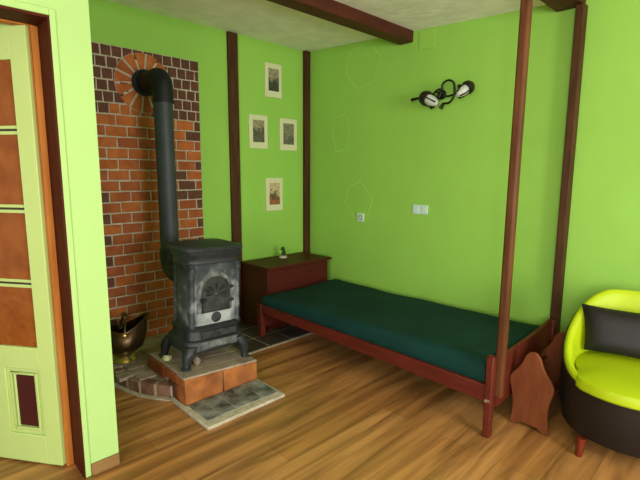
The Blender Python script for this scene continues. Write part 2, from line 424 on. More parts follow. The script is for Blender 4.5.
def brick(mb, y0, y1, z0, z1, mi):
    g = 0.006; j = lambda: rnd.uniform(-0.0025, 0.0025)
    d = 0.031 + rnd.uniform(0, 0.003)
    y0 += g; y1 -= g; z0 += g; z1 -= g
    q = [(y0 + j(), z0 + j()), (y1 + j(), z0 + j()), (y1 + j(), z1 + j()), (y0 + j(), z1 + j())]
    mb.loft([[(0.003, a, b) for a, b in q], [(d - .003, a, b) for a, b in q],
             [(d, a + (0.003 if i in (0, 3) else -0.003), b + (0.003 if i < 2 else -0.003)) for i, (a, b) in enumerate(q)]], cap0=False, mi=mi)


rows = int(ZT / CH)
for r in range(rows + 1):
    z1 = ZT - r * CH; z0 = max(z1 - CH, 0.0)
    if z1 - z0 < 0.03: continue
    if r < 6:
        n = 11; w = (YB1 - YB0) / n
        off = w / 2 if r % 2 else 0
        ys = [YB0] + [YB0 + off + w * k for k in range(0 if off else 1, n)] + [YB1]
        for a, b in zip(ys[:-1], ys[1:]):
            if b - a < 0.02: continue
            if r == 5 and a < HY0: mi = 0 if (a > YB0 + 0.07) else 2
            else: mi = 2
            if r < 5 and abs((a + b) / 2 - HY0) < 0.16 and abs((z0 + z1) / 2 - HZ0) < 0.16: continue
            brick(mb, a, b, z0, z1, mi)
    else:
        w = 0.168; y = YB0; first = True
        while y < YB1 - 0.005:
            ww = w / 2 if (first and r % 2) else (w if not first or r % 2 else w)
            e = min(y + ww, YB1)
            if YB1 - e < 0.03: e = YB1
            half = (e - y) < 0.12
            if half and (first or e >= YB1 - 0.001): mi = 2 if rnd.random() < 0.75 else 1
            elif e > YB1 - 0.2 and r < 14 and rnd.random() < 0.5: mi = 2
            else: mi = rnd.choice((0, 0, 0, 1, 1))
            brick(mb, y, e, z0, z1, mi); y = e; first = False
mb.build('brick_courses', ['borange', 'bred', 'bdark'], panel, smooth=False)
mb = MB(); nW = 14
for k in range(nW):
    a0 = 2 * PI * k / nW + 0.1; a1 = a0 + 2 * PI / nW
    r0, r1 = 0.105, 0.232
    P = lambda r, a: (HY0 + math.cos(a) * r, HZ0 + math.sin(a) * r)
    gi, go = 0.009 / r0, 0.009 / r1
    q = [P(r0, a0 + gi), P(r1, a0 + go), P(r1, (a0 + a1) / 2), P(r1, a1 - go), P(r0, a1 - gi), P(r0, (a0 + a1) / 2)]
    mb.loft([[(0.003, a, b) for a, b in q], [(0.038, a, b) for a, b in q]], cap0=False, mi=0 if k % 5 else 1)
ring = mb.build('brick_ring', ['borange', 'bred'], panel, smooth=False)
ring['label'] = 'ring of orange wedge bricks round the flue hole'
mb = MB(); pts = [(0.235 * math.cos(2 * PI * k / 40), 0.235 * math.sin(2 * PI * k / 40)) for k in range(40)]
mb.loft([[(0.004, HY0 + a, HZ0 + b) for a, b in pts], [(0.033, HY0 + a, HZ0 + b) for a, b in pts]], cap0=False)
mb.build('ring_mortar', 'mortar', panel, smooth=False)
mb = MB(); mb.lathe([(0.098, 0.030), (0.1, 0.036)], (0.0, HY0, HZ0), (1, 0, 0), 32)
mb.build('flue_hole', 'black', panel)

# ------------------------------------------------------------------ hearth
hearth = thing('hearth', 'raised brick and slate hearth under the iron stove', 'hearth', (0.7, -1.9, 0))
# floor level slate field on the right, running under the bed head
mb = MB(); mb.box(0.0, 0.79, -1.66, -0.62, 0.001, 0.006)
mb.build('slate_bed', 'mortar', hearth, smooth=False)
mb = MB(); xs = [0.012, 0.27, 0.53, 0.775]; ys = [-1.65, -1.40, -1.15, -0.9, -0.63]
for i in range(3):
    for j in range(4): mb.box(xs[i] + .007, xs[i + 1] - .007, ys[j] + .006, ys[j + 1] - .006, 0.002, 0.011)
mb.build('slate_tiles', 'slatedark', hearth, bevel=0.002, smooth=False)
# raised curved part on the left
arc = [(0.30, -2.425), (0.45, -2.405), (0.585, -2.375), (0.72, -2.350), (0.84, -2.315), (0.95, -2.255), (1.05, -2.185)]
HT = 0.088
outer = [Vector((x, y, 0)) for x, y in arc]
plan = [(0.034, -2.44)] + arc + [(1.05, -1.66), (0.034, -1.66)]
inset = [(0.034, -2.40)] + [(x - 0.012, y + 0.028) for x, y in arc] + [(1.035, -1.67), (0.034, -1.67)]
mb = MB(); mb.prism([(x, y, 0.001) for x, y in inset], (0, 0, HT - 0.006))
mb.build('hearth_core', 'cement', hearth, smooth=False)
mb = MB()
for i in range(len(arc) - 1):
    a, b = Vector((*arc[i], 0)), Vector((*arc[i + 1], 0)); d = (b - a).normalized(); n = Vector((-d.y, d.x, 0))
    a2, b2 = a + d * 0.009, b - d * 0.009; th = 0.075
    q = [a2 + Vector((0, 0, .002)), b2 + Vector((0, 0, .002)), b2 + n * th + Vector((0, 0, .002)), a2 + n * th + Vector((0, 0, .002))]
    mb.hexa(q + [p + Vector((0, 0, HT)) for p in q])
eb = mb.build('edge_bricks', 'bdusty', hearth, bevel=0.006)
mb = MB()
for i in range(len(arc) - 1):
    a, b = Vector((*arc[i], 0)), Vector((*arc[i + 1], 0)); d = (b - a).normalized(); n = Vector((-d.y, d.x, 0))
    q = [a - n * 0.03, b - n * 0.03, b + n * 0.004, a + n * 0.004]
    mb.hexa([p + Vector((0, 0, .001)) for p in q] + [p + Vector((0, 0, .010)) for p in q])
    q = [a + n * 0.004, b + n * 0.004, b + n * 0.07, a + n * 0.07]
    mb.hexa([p + Vector((0, 0, .002)) for p in q] + [p + Vector((0, 0, HT - .001)) for p in q])
mb.build('edge_mortar', 'mortar', hearth, smooth=False)
# paving bricks on the raised part
mb = MB(); rr = random.Random(5)
for i in range(6):
    for j in range(3):
        x0 = 0.30 + i * 0.105; y0 = -2.30 + j * 0.215 - (0.1 if i % 2 else 0)
        if x0 + 0.1 > 0.95 - 0.6 * max(0, -2.2 - y0): continue
        if y0 + .2 > -1.68: continue
        mb.box(x0, x0 + 0.098, y0, y0 + 0.207, 0.07, HT + 0.004 + rr.uniform(0, .003))
mb.build('paving_bricks', 'hearthbrick', hearth, bevel=0.004)
mb = MB()
for k in range(3):
    mb.box(0.10 + k * 0.24, 0.10 + k * 0.24 + 0.23, -2.58, -2.47, 0.002, 0.014)
mb.build('dark_edge_tiles', 'slatedark', hearth, bevel=0.002)
# plinth that carries the stove
zl, zr = 0.203, 0.165
X0, X1 = 0.66, 1.235
Pz = lambda y: zl + (zr - zl) * (y + 2.175) / 0.545
mb = MB(); y0, y1p = -2.165, -1.625
mb.hexa([(X0, y0, 0.002), (X1 - .02, y0, 0.002), (X1 - .02, y1p, 0.002), (X0, y1p, 0.002), (X0, y0, Pz(y0) - .004), (X1 - .02, y0, Pz(y0) - .004), (X1 - .02, y1p, Pz(y1p) - .004), (X0, y1p, Pz(y1p) - .004)])
mb.build('plinth_core', 'cement', hearth, smooth=False)
mb = MB()
for a, b in ((-2.18, -1.905), (-1.895, -1.62)):
    mb.hexa([(X1 - .09, a, 0.02), (X1, a, 0.02), (X1, b, 0.02), (X1 - .09, b, 0.02), (X1 - .09, a, Pz(a) - .012), (X1 - .004, a, Pz(a) - .012), (X1 - .004, b, Pz(b) - .012), (X1 - .09, b, Pz(b) - .012)])
fb = mb.build('front_bricks', 'bglow', hearth, bevel=0.006)
mb = MB()
for a, b in ((-2.184, -1.99), (-1.985, -1.80), (-1.795, -1.616)):
    mb.hexa([(X1 - .11, a, Pz(a) - .014), (X1 - .010, a, Pz(a) - .014), (X1 - .010, b, Pz(b) - .014), (X1 - .11, b, Pz(b) - .014), (X1 - .11, a, Pz(a)), (X1 - .014, a, Pz(a)), (X1 - .014, b, Pz(b)), (X1 - .11, b, Pz(b))])
for i in range(3):
    x0 = X0 + 0.005 + i * 0.155
    for a, b in ((-2.17, -1.90), (-1.895, -1.63)):
        mb.hexa([(x0, a, Pz(a) - .014), (x0 + .15, a, Pz(a) - .014), (x0 + .15, b, Pz(b) - .014), (x0, b, Pz(b) - .014), (x0, a, Pz(a)), (x0 + .15, a, Pz(a)), (x0 + .15, b, Pz(b)), (x0, b, Pz(b))])
mb.build('plinth_top_bricks', 'hearthbrick', hearth, bevel=0.003)
mb = MB()
for x0, x1, z0, z1, mi in ((X0, 0.93, 0.095, 0.185, 0), (0.94, X1 - .1, 0.125, 0.185, 0), (0.98, 1.10, 0.02, 0.115, 1), (1.105, X1 - .1 + .1, 0.02, 0.12, 0), (0.70, 0.97, 0.02, 0.088, 1)):
    mb.box(x0, x1 - .005, -2.178, -2.10, z0, z1, mi)
mb.build('side_bricks', ['bred', 'bdark'], hearth, bevel=0.005)
# slate apron in front of the plinth, bordered in mortar
mb = MB()
mb.prism([(1.06, -2.205, 0.001), (1.06, -2.18, .001), (1.236, -2.18, .001), (1.236, -1.618, .001), (1.545, -1.618, .001), (1.55, -2.205, .001)], (0, 0, 0.022))
mb.build('apron_mortar', 'mortar', hearth, bevel=0.004)
mb = MB()
for a, b in ((-2.17, -2.075), (-2.067, -1.965), (-1.957, -1.76), (-1.752, -1.635)):
    mb.hexa([(1.248, a, .01), (1.488, a, .01), (1.488, b, .01), (1.248, b, .01), (1.248, a, .030), (1.488, a, .027), (1.488, b, .027), (1.248, b, .030)])
mb.build('apron_slates', 'slate', hearth, bevel=0.003)

# ------------------------------------------------------------------ flue pipe
PX, PY, PR = 0.385, -1.838, 0.071
flue = thing('flue_pipe', 'thick grey flue pipe bending into the brick ring behind the stove', 'stove pipe', (PX, PY, 0.9))
MB().tube([(PX, PY, 0.86), (PX, PY, 1.4), (PX, PY - .003, 2.04)], PR, 32).build('pipe_length', 'pipe', flue)
mb = MB(); path = []; R = 0.082; ZE = 2.213
path = [(PX, PY, 2.02), (PX, PY, ZE - R)]
for k in range(1, 9):
    a = PI / 2 * k / 8; path.append((PX - R + R * math.cos(a), PY, ZE - R + R * math.sin(a)))
path += [(0.2, HY0, ZE), (0.03, HY0, ZE)]
mb.tube(path, 0.076, 32)
mb.tube([(PX, PY, 2.02), (PX, PY, 2.045)], 0.080, 32)
el = mb.build('elbow', 'elbow', flue)
el['label'] = 'black steel elbow'
mb = MB(); mb.tube([(0.045, HY0, ZE), (0.065, HY0, ZE)], 0.104, 32); mb.build('wall_collar', 'elbow', flue)
mb = MB(); path = [(PX, PY, 0.90), (PX, PY, 0.86)]
for k in range(1, 9):
    a = PI / 2 * k / 8; path.append((PX + 0.13 - 0.13 * math.cos(a), PY - .01 * k / 8, 0.86 - 0.13 * math.sin(a)))
path.append((0.745, PY - .012, 0.73))
mb.tube(path, 0.080, 32); mb.build('lower_elbow', 'iron', flue)

# ------------------------------------------------------------------ stove
SX, SY, SZ = 0.935, -1.868, 0.187
stove = thing('iron_stove', 'old cast iron stove with an arched door on a brick plinth', 'stove', (SX, SY, SZ))
n = 56


def rings(levels, e=5.0, cx=0.0):
    return [[(SX + cx + p[0], SY + p[1], SZ + z) for p in (sell(dx, dy, n, k, e) for k in range(n))] for dx, dy, z in levels]


mb = MB(); mb.loft(rings([(0.128, 0.194, 0.255), (0.128, 0.196, 0.27), (0.128, 0.197, 0.5), (0.128, 0.197, 0.695), (0.132, 0.200, 0.70)], 5, 0.028))
mb.build('body', 'stove', stove)
mb = MB(); mb.loft(rings([(0.133, 0.202, 0.690), (0.142, 0.208, 0.705), (0.138, 0.206, 0.72), (0.146, 0.213, 0.745), (0.162, 0.222, 0.765), (0.166, 0.226, 0.785)], 5, 0.018))
mb.build('cornice', 'iron', stove)
mb = MB(); mb.loft(rings([(0.172, 0.228, 0.782), (0.184, 0.236, 0.788), (0.187, 0.238, 0.806), (0.180, 0.232, 0.815), (0.155, 0.200, 0.818), (0.10, 0.14, 0.838), (0.03, 0.05, 0.844)], 4.5))
mb.build('top_plate', 'iron', stove)
# corner columns of the casing
for sx_, sy_ in ((1, 1), (1, -1), (-1, 1), (-1, -1)):
    cx, cy = SX + 0.028 + sx_ * 0.110, SY + sy_ * 0.178
    mb = MB(); mb.lathe([(0.018, SZ + 0.26), (0.024, SZ + 0.275), (0.018, SZ + 0.29), (0.018, SZ + 0.63), (0.026, SZ + 0.645), (0.026, SZ + 0.665), (0.020, SZ + 0.675), (0.026, SZ + 0.69), (0.020, SZ + 0.70)], (cx, cy, 0), n=16)
    mb.build('corner_column', 'stove', stove)
# ledge, ash drawer band and apron
mb = MB(); mb.loft(rings([(0.140, 0.200, 0.238), (0.158, 0.218, 0.245), (0.160, 0.221, 0.258), (0.134, 0.200, 0.278)], 5, 0.022)); mb.build('ledge', 'iron', stove)
mb = MB(); mb.loft(rings([(0.172, 0.224, 0.178), (0.158, 0.215, 0.185), (0.146, 0.205, 0.240)], 5, 0.014)); mb.build('ash_band', 'iron', stove)
mb = MB(); mb.box(SX + 0.160, SX + 0.176, SY - 0.125, SY + 0.150, SZ + 0.188, SZ + 0.237)
mb.tube([(SX + 0.182, SY + 0.012, SZ + 0.212), (SX + 0.196, SY + 0.012, SZ + 0.212)], 0.007, 10)
mb.build('ash_drawer', 'irondoor', stove, bevel=0.003)
mb = MB(); mb.loft(rings([(0.180, 0.222, 0.100), (0.192, 0.238, 0.112), (0.186, 0.232, 0.165), (0.176, 0.222, 0.180)], 5)); mb.build('base_apron', 'iron', stove)
mb = MB(); rq = random.Random(2)
mb.box(SX + 0.176, SX + 0.1905, SY - 0.135, SY + 0.150, SZ + 0.118, SZ + 0.168)
for k in range(11):
    yy = SY - 0.118 + k * 0.025; zz = SZ + 0.143 + rq.uniform(-.003, .003)
    mb.tube([(SX + 0.192, yy + 0.011 * math.cos(a), zz + 0.015 * math.sin(a)) for a in [k + 5.2 * q / 9 for q in range(10)]], 0.0035, 6)
r_ = mb.build('relief_plate', 'ironash', stove, bevel=0.001); r_['label'] = 'ash-grey plate with worn raised relief'
# legs: cabriole feet
for sx_, sy_ in ((1, -1), (1, 1), (-1, -1), (-1, 1)):
    zb = Pz(SY + sy_ * 0.235) - SZ; kx = 0.82 if sx_ < 0 else 1.0
    lv = [(0.150, 0.186, 0.150, .042), (0.168, 0.205, 0.115, .042), (0.176, 0.222, 0.080, .034), (0.174, 0.226, 0.045, .026), (0.178, 0.231, 0.020, .024), (0.184, 0.237, 0.010, .031), (0.184, 0.237, 0.0, .031)]
    rg = []
    for dx, dy, z, h in lv:
        z = zb + z * (0.15 - zb) / 0.15
        rg.append([(SX + sx_ * dx * kx + p[0], SY + sy_ * dy + p[1] - .008, SZ + z) for p in (sell(h, h, 16, k, 3) for k in range(16))])
    MB().loft(rg[::-1]).build('leg', 'iron', stove)
# arched fire door
DY, DZ0, DW, DH = -1.880, 0.372, 0.104, 0.235
XF = SX + 0.157


def arch(w, z0, h, cy, k=20):
    pts = [(cy - w, z0), (cy + w, z0)]; zs_ = z0 + h - w
    for i in range(k + 1):
        a = PI * i / k; pts.append((cy + w * math.cos(a), zs_ + w * math.sin(a)))
    return pts


pl = arch(DW + 0.032, DZ0 - 0.010, DH + 0.045, DY)
mb = MB(); mb.prism([(XF - 0.02, a, SZ + b) for a, b in pl], (0.024, 0, 0))
mb.build('door_surround', 'ironash', stove, bevel=0.004)
pl = arch(DW, DZ0, DH, DY)
mb = MB(); mb.prism([(XF + 0.003, a, SZ + b) for a, b in pl], (0.014, 0, 0))
mb.tube([(XF + 0.017, a, SZ + b) for a, b in pl], 0.006, 8, closed=True)
zc0 = SZ + DZ0 + 0.118
mb.lathe([(0.018, 0), (0.018, .006), (0.010, .012), (0.0, .014)], (XF + 0.016, DY, zc0), (1, 0, 0), 16)
for k in range(8):      # raised spokes of the rosette
    a = PI / 8 + k * PI / 4
    if math.sin(a) < -0.5: continue
    mb.tube([(XF + 0.017, DY + math.cos(a) * 0.02, zc0 + math.sin(a) * 0.02), (XF + 0.017, DY + math.cos(a) * 0.085, zc0 + math.sin(a) * 0.085)], [0.004, 0.009], 8)
for k in range(5):
    mb.tube([(XF + 0.017, DY - 0.08 + k * 0.04, SZ + DZ0 + 0.02), (XF + 0.017, DY - 0.06 + k * 0.03, SZ + DZ0 + 0.06)], 0.005, 6)
fd = mb.build('fire_door', 'irondoor', stove)
mb = MB()
for k in range(8):      # dark glazed slots between the spokes
    a = k * PI / 4
    if math.sin(a) < -0.2: continue
    c = Vector((XF + 0.0165, DY + math.cos(a) * 0.055, zc0 + math.sin(a) * 0.055))
    u = Vector((0, math.cos(a), math.sin(a))); w = Vector((0, -math.sin(a), math.cos(a)))
    ring_ = [c + u * 0.026 * math.cos(t) + w * (0.009 + 0.004 * math.cos(t)) * math.sin(t) for t in [2 * PI * i / 14 for i in range(14)]]
    mb.prism(ring_, (0.003, 0, 0))
mb.build('rosette_slots', 'black', fd)
mb = MB(); ky, kz = DY - DW - 0.002, SZ + DZ0 + 0.088
mb.box(XF + 0.008, XF + 0.024, ky - 0.012, ky + 0.03, kz - 0.008, kz + 0.008)
mb.lathe([(0.0, 0), (0.013, .004), (0.017, .014), (0.013, .026), (0.0, .030)], (XF + 0.022, ky - .006, kz), (1, 0, 0), 16)
mb.build('knob', 'black', fd, bevel=0.002)
for zz in (0.06, 0.155):
    mb = MB(); mb.box(XF + 0.004, XF + 0.022, DY + DW - 0.006, DY + DW + 0.034, SZ + DZ0 + zz - 0.008, SZ + DZ0 + zz + 0.008)
    mb.tube([(XF + 0.014, DY + DW + 0.012, SZ + DZ0 + zz - 0.014), (XF + 0.014, DY + DW + 0.012, SZ + DZ0 + zz + 0.014)], 0.007, 10)
    mb.build('hinge', 'iron', fd, bevel=0.002)
mb = MB(); vc = (XF, DY + 0.008, SZ + 0.322)
mb.lathe([(0.037, -0.01), (0.037, .006), (0.031, .009), (0.012, .007), (0.009, .014), (0, .015)], vc, (1, 0, 0), 24)
for k in range(4):
    a = PI / 4 + k * PI / 2
    mb.tube([(XF + 0.008, vc[1] + math.cos(a) * .01, vc[2] + math.sin(a) * .01), (XF + 0.008, vc[1] + math.cos(a) * .03, vc[2] + math.sin(a) * .03)], 0.005, 6)
mb.build('air_vent', 'irondoor', stove)
stove.rotation_euler = (math.radians(-2.2), 0, 0)

# pine cone and a scrap of paper under the stove
t = (1.06, -2.0, Pz(-2.0))
mb = MB(); rc = random.Random(9)
for k in range(26):
    h = 0.006 + 0.046 * k / 26; a = k * 2.4; r = 0.022 * math.sin(PI * (0.15 + 0.8 * k / 26))
    c = Vector((t[0] + math.cos(a) * r, t[1] + math.sin(a) * r, t[2] + h))
    mb.lathe([(0.0, -.004), (0.008, -.001), (0.006, .003), (0, .005)], c, (math.cos(a), math.sin(a), 0.5), 8)
mb.lathe([(0.004, 0), (0.016, .006), (0.018, .025), (0.004, .052)], t, n=10)
tag(mb.build('pine_cone', 'hearthbrick', origin=t), 'small brown pine cone under the front of the stove', 'pine cone')
t = (0.86, -2.12, Pz(-2.12))
mb = MB(); g = []
ring0 = [(t[0] + math.cos(a) * 0.032 * rc.uniform(.7, 1.2), t[1] + math.sin(a) * 0.032 * rc.uniform(.7, 1.2)) for a in [2 * PI * k / 9 for k in range(9)]]
mb.loft([[(x, y, t[2] + .001) for x, y in ring0], [(t[0] + (x - t[0]) * 1.1, t[1] + (y - t[1]) * 1.1, t[2] + .014 + rc.uniform(0, .01)) for x, y in ring0],
         [(t[0] + (x - t[0]) * .5, t[1] + (y - t[1]) * .5, t[2] + .03 + rc.uniform(-.006, .008)) for x, y in ring0]])
tag(mb.build('crumpled_paper', 'mount', origin=t, smooth=False), 'white crumpled scrap lying beside the rear leg of the stove', 'paper')

# ------------------------------------------------------------------ brass coal scuttle
CX, CY, CZ = 0.385, -2.245, HT + 0.006
sc = thing('coal_scuttle', 'old brass coal scuttle with a wide spout beside the brick panel', 'coal scuttle', (CX, CY, CZ))
MB().lathe([(0.100, 0), (0.104, .006), (0.098, .018), (0.080, .040), (0.062, .062), (0.05, .068)], (CX, CY, CZ), n=32).build('foot', 'brassbright', sc)
ax = Vector((0.25, 1.0, 0)).normalized(); side = Vector((-ax.y, ax.x, 0))     # the spout points away from the pale wall end
N_ = 40; mb = MB(); rg = []
prof = [(0.045, 0.060), (0.10, 0.072), (0.138, 0.105), (0.148, 0.145), (0.142, 0.185), (0.126, 0.215), (0.112, 0.235)]


def scut(r, z, t, th):
    c, s = math.cos(th), math.sin(th)
    f = max(0, c) ** 1.8 * t
    return Vector((CX, CY, CZ + z)) + ax * (c * r * 1.05 + f * 0.075) + side * s * r * (1 - 0.25 * f) + Vector((0, 0, f * 0.095 + max(0, -c) ** 2 * t * 0.04))


for i, (r, z) in enumerate(prof):
    t_ = max(0, (i - 2) / (len(prof) - 3)) ** 1.5
    rg.append([scut(r, z, t_, 2 * PI * k / N_) for k in range(N_)])
inner = []
for i, (r, z) in reversed(list(enumerate(prof))):
    t_ = max(0, (i - 2) / (len(prof) - 3)) ** 1.5
    inner.append([scut(r - 0.006, z + 0.002, t_ * 0.99, 2 * PI * k / N_) for k in range(N_)])
mb.loft(rg + inner); mb.build('bowl', 'brass', sc)
mb = MB(); pts = [scut(prof[-1][0], prof[-1][1], 1, 2 * PI * k / N_) for k in range(N_)]
mb.tube(pts, 0.008, 8, closed=True); mb.build('rolled_rim', 'brass', sc)
mb = MB(); hp = []
for k in range(17):
    a = PI * k / 16
    hp.append(Vector((CX, CY, CZ + 0.215)) + ax * (0.03 * math.sin(a)) + side * math.cos(a) * 0.115 + Vector((0, 0, math.sin(a) * 0.12)) - ax * math.sin(a) * 0.01)
mb.tube(hp, 0.008, 10)
mb.build('handle', 'brass', sc)
gp = hp[8]
mb = MB(); mb.lathe([(0.010, -0.05), (0.022, -.035), (0.024, 0), (0.022, .035), (0.010, .05)], gp, side, 14); mb.build('handle_grip', 'copper', sc)
for s_ in (1, -1):
    c = Vector((CX, CY, CZ + 0.215)) + side * s_ * 0.118; mb = MB()
    mb.lathe([(0.0, -.008), (0.016, -.006), (0.016, .006), (0, .01)], c, side * s_, 12)
    mb.build('handle_lug', 'brassbright', sc)

# ------------------------------------------------------------------ chest at the head of the bed
chest = thing('wooden_chest', 'dark mahogany chest with a flat lid at the head of the bed', 'chest', (0.25, -0.53, 0.012))
mb = MB(); mb.box(0.052, 0.475, -0.940, -0.150, 0.012, 0.602); mb.build('carcass', 'cabwood', chest, bevel=0.003)
mb = MB(); mb.box(0.052, 0.505, -0.955, -0.115, 0.602, 0.624); ld = mb.build('lid', 'cabwood', chest, bevel=0.004)
mb = MB(); mb.box(0.476, 0.484, -0.925, -0.165, 0.03, 0.585); mb.build('front_panel', 'cabwood', chest, bevel=0.003)
# figurine on the lid
FX, FY, FZ = 0.175, -0.505, 0.624
FS = 1.3
fg = thing('figurine', 'tiny dark green figurine on a whitish base standing on the chest lid', 'figurine', (FX, FY, FZ))
mb = MB(); mb.lathe([(0.032, 0), (0.034, .006), (0.030, .016), (0.012, .02)], (FX, FY, FZ), n=18); mb.build('base', 'figbase', fg)
mb = MB()
mb.tube([(FX, FY + .012, FZ + .016), (FX, FY + .016, FZ + .04), (FX, FY + .004, FZ + .058)], [.009, .012, .011], 10)
mb.tube([(FX, FY - .006, FZ + .018), (FX, FY - .012, FZ + .03), (FX, FY + .002, FZ + .046)], [.006, .008, .009], 10)
mb.lathe([(0, -.018), (.013, -.012), (.017, 0), (.012, .012), (0, .017)], (FX, FY - .002, FZ + .074), n=14)
mb.tube([(FX, FY - .012, FZ + .074), (FX, FY - .026, FZ + .068)], [.008, .004], 8)
mb.build('body', 'figgreen', fg)
fg.scale = (FS, FS, FS)

# ------------------------------------------------------------------ bed
bed = thing('wooden_bed', 'low mahogany single bed along the green wall', 'bed', (1.6, -0.57, 0.0))
YF, YK = -1.085, -0.075
mb = MB(); mb.hexa([(0.535, YF, 0.245), (2.69, YF, 0.212), (2.69, YF + .028, 0.212), (0.535, YF + .028, 0.245), (0.535, YF, 0.318), (2.69, YF, 0.312), (2.69, YF + .028, 0.312), (0.535, YF + .028, 0.318)])
mb.build('side_rail', 'bedwood', bed, bevel=0.004)
mb = MB(); mb.box(0.535, 2.69, YK - .028, YK, 0.23, 0.315); mb.build('side_rail', 'bedwood', bed, bevel=0.004)
for (x0, x1, y0, y1_, zt) in ((0.515, 0.570, YF - .006, YF + .045, 0.322), (0.515, 0.57, YK - .045, YK + .006, 0.322)):
    MB().box(x0, x1, y0, y1_, 0.012, zt).build('leg', 'bedwood', bed, bevel=0.005)
for y0, y1_, in ((YF - .008, YF + .040), (YK - .09, YK - .045)):
    mb = MB(); mb.hexa([(2.682, y0, 0), (2.722, y0, 0), (2.722, y1_, 0), (2.682, y1_, 0), (2.680, y0, 0.488), (2.726, y0, 0.488), (2.726, y1_, 0.488), (2.680, y1_, 0.488)])
    mb.build('leg', 'bedwood', bed, bevel=0.008)
mb = MB(); mb.box(0.528, 0.552, YF + .03, YK - .03, 0.10, 0.30); mb.build('headboard', 'bedwood', bed, bevel=0.004)
mb = MB(); yy0, yy1 = -0.988, -0.165
poly = [(2.684, yy0, 0.15), (2.684, yy1, 0.15)] + [(2.684, yy1 + (yy0 - yy1) * k / 12, 0.485 - 0.032 * k / 12 - 0.010 * math.sin(PI * k / 12)) for k in range(13)]
mb.prism(poly, (0.024, 0, 0)); mb.build('footboard', 'bedwood', bed, bevel=0.004)
mb = MB()
for k in range(12):
    x = 0.66 + k * 0.17; mb.box(x, x + 0.08, YF + .028, YK - .028, 0.272, 0.288)
mb.build('slats', 'rackdark', bed, smooth=False)
mb = MB(); mb.box(2.704, 2.717, YF - .012, YF - .006, 0.222, 0.236)
mb.lathe([(0, -.001), (.010, 0), (.010, .004), (0, .006)], (2.695, YF - .008, 0.225), (0, -1, 0), 12); mb.build('bolt', 'chrome', bed)
# mattress with its green cover
mx0, mx1, my0, my1 = 0.56, 2.655, YF + .032, YK - .035
MO = ((mx0 + mx1) / 2, (my0 + my1) / 2, 0.29)
nx, ny = 44, 22
rm = random.Random(11)


def mtop(u, v):
    z = 0.400 + 0.048 * u * (1 - 0.6 * v)
    z += 0.006 * math.sin(5 * u + 2 * v) + 0.004 * math.sin(11 * u - 5 * v) + 0.003 * math.sin(23 * u + 9 * v)
    return z


mb = MB(); rg = []
for (ins, zf) in ((0.012, 0.0), (-0.006, 0.12), (-0.014, 0.35), (-0.014, 0.6), (-0.006, 0.82), (0.012, 0.95), (0.035, 1.0), (0.09, 1.0), (0.2, 1.0), (0.33, 1.0)):
    ring_ = []
    per = []
    for i in range(nx): per.append((i / nx, 0.0))
    for j in range(ny): per.append((1.0, j / ny))
    for i in range(nx): per.append((1 - i / nx, 1.0))
    for j in range(ny): per.append((0.0, 1 - j / ny))
    for u, v in per:
        x = mx0 + ins + (mx1 - mx0 - 2 * ins) * u; y = my0 + ins + (my1 - my0 - 2 * ins) * v
        uu = (x - mx0) / (mx1 - mx0); vv = (y - my0) / (my1 - my0)
        zb = 0.289
        zt = mtop(min(max(uu, 0), 1), min(max(vv, 0), 1))
        if ins < 0: # sides may only bulge over the rail top
            pass
        ring_.append((x, y, zb + (zt - zb) * zf))
    rg.append(ring_)
mb.loft(rg)
mt = mb.build('mattress', 'sheet', origin=MO)
tag(mt, 'mattress in a dark green fitted sheet on the wooden bed', 'mattress')

# ------------------------------------------------------------------ magazine rack
rk = thing('magazine_rack', 'brown wooden magazine rack with wavy end boards between the bed and the armchair', 'magazine rack', (2.83, -0.56, 0))
half = [(0.0, 0.476), (0.022, 0.470), (0.042, 0.445), (0.055, 0.405), (0.080, 0.360), (0.110, 0.322), (0.124, 0.295), (0.122, 0.255), (0.108, 0.205), (0.100, 0.15), (0.100, 0.09), (0.106, 0.03), (0.108, 0.0)]
bot = [(0.075, 0.0), (0.055, 0.022), (0.0, 0.028)]
outl = [(x, z) for x, z in half] + bot
outl = outl + [(-x, z) for x, z in reversed(outl) if x > 0]
RXc = 2.835
for yb in (-0.82, -0.335):
    mb = MB(); mb.prism([(RXc + x, yb, z) for x, z in outl], (0, 0.022, 0)); mb.build('end_board', 'rackwood', rk, bevel=0.004)
for s_ in (-1, 1):
    mb = MB(); mb.tube([(RXc + s_ * 0.085, -0.80, 0.285), (RXc + s_ * 0.085, -0.334, 0.285)], 0.008, 12); mb.build('rod', 'post', rk)
    mb = MB(); mb.hexa([(RXc + s_ * 0.055, -0.799, 0.045), (RXc + s_ * 0.067, -0.799, 0.04), (RXc + s_ * 0.067, -0.336, 0.04), (RXc + s_ * 0.055, -0.336, 0.045),
                        (RXc + s_ * 0.076, -0.799, 0.20), (RXc + s_ * 0.088, -0.799, 0.20), (RXc + s_ * 0.088, -0.336, 0.20), (RXc + s_ * 0.076, -0.336, 0.20)])
    mb.build('side_board', 'rackdark', rk, bevel=0.002)
MB().box(RXc - 0.055, RXc + 0.055, -0.799, -0.336, 0.035, 0.047).build('bottom_board', 'rackdark', rk)

# ------------------------------------------------------------------ armchair
AX, AY = 3.285, -0.575
arm = thing('tub_armchair', 'lime yellow and black leather tub armchair at the right edge', 'armchair', (AX, AY, 0))
FA = math.radians(-75); ff = Vector((math.cos(FA), math.sin(FA), 0)); rt = Vector((-ff.y, ff.x, 0))
HWa, HDa = 0.352, 0.362


def cp(phi, inset=0.0, z=0.0, hw=HWa, hd=HDa, e=2.1):
    # phi measured from the back of the chair
    c, s = math.cos(phi), math.sin(phi)
    x = (hw - inset) * math.copysign(abs(s) ** (2 / e), s); y = -(hd - inset) * math.copysign(abs(c) ** (2 / e), c)
    return Vector((AX, AY, z)) + rt * x + ff * y


ARM = math.radians(135)


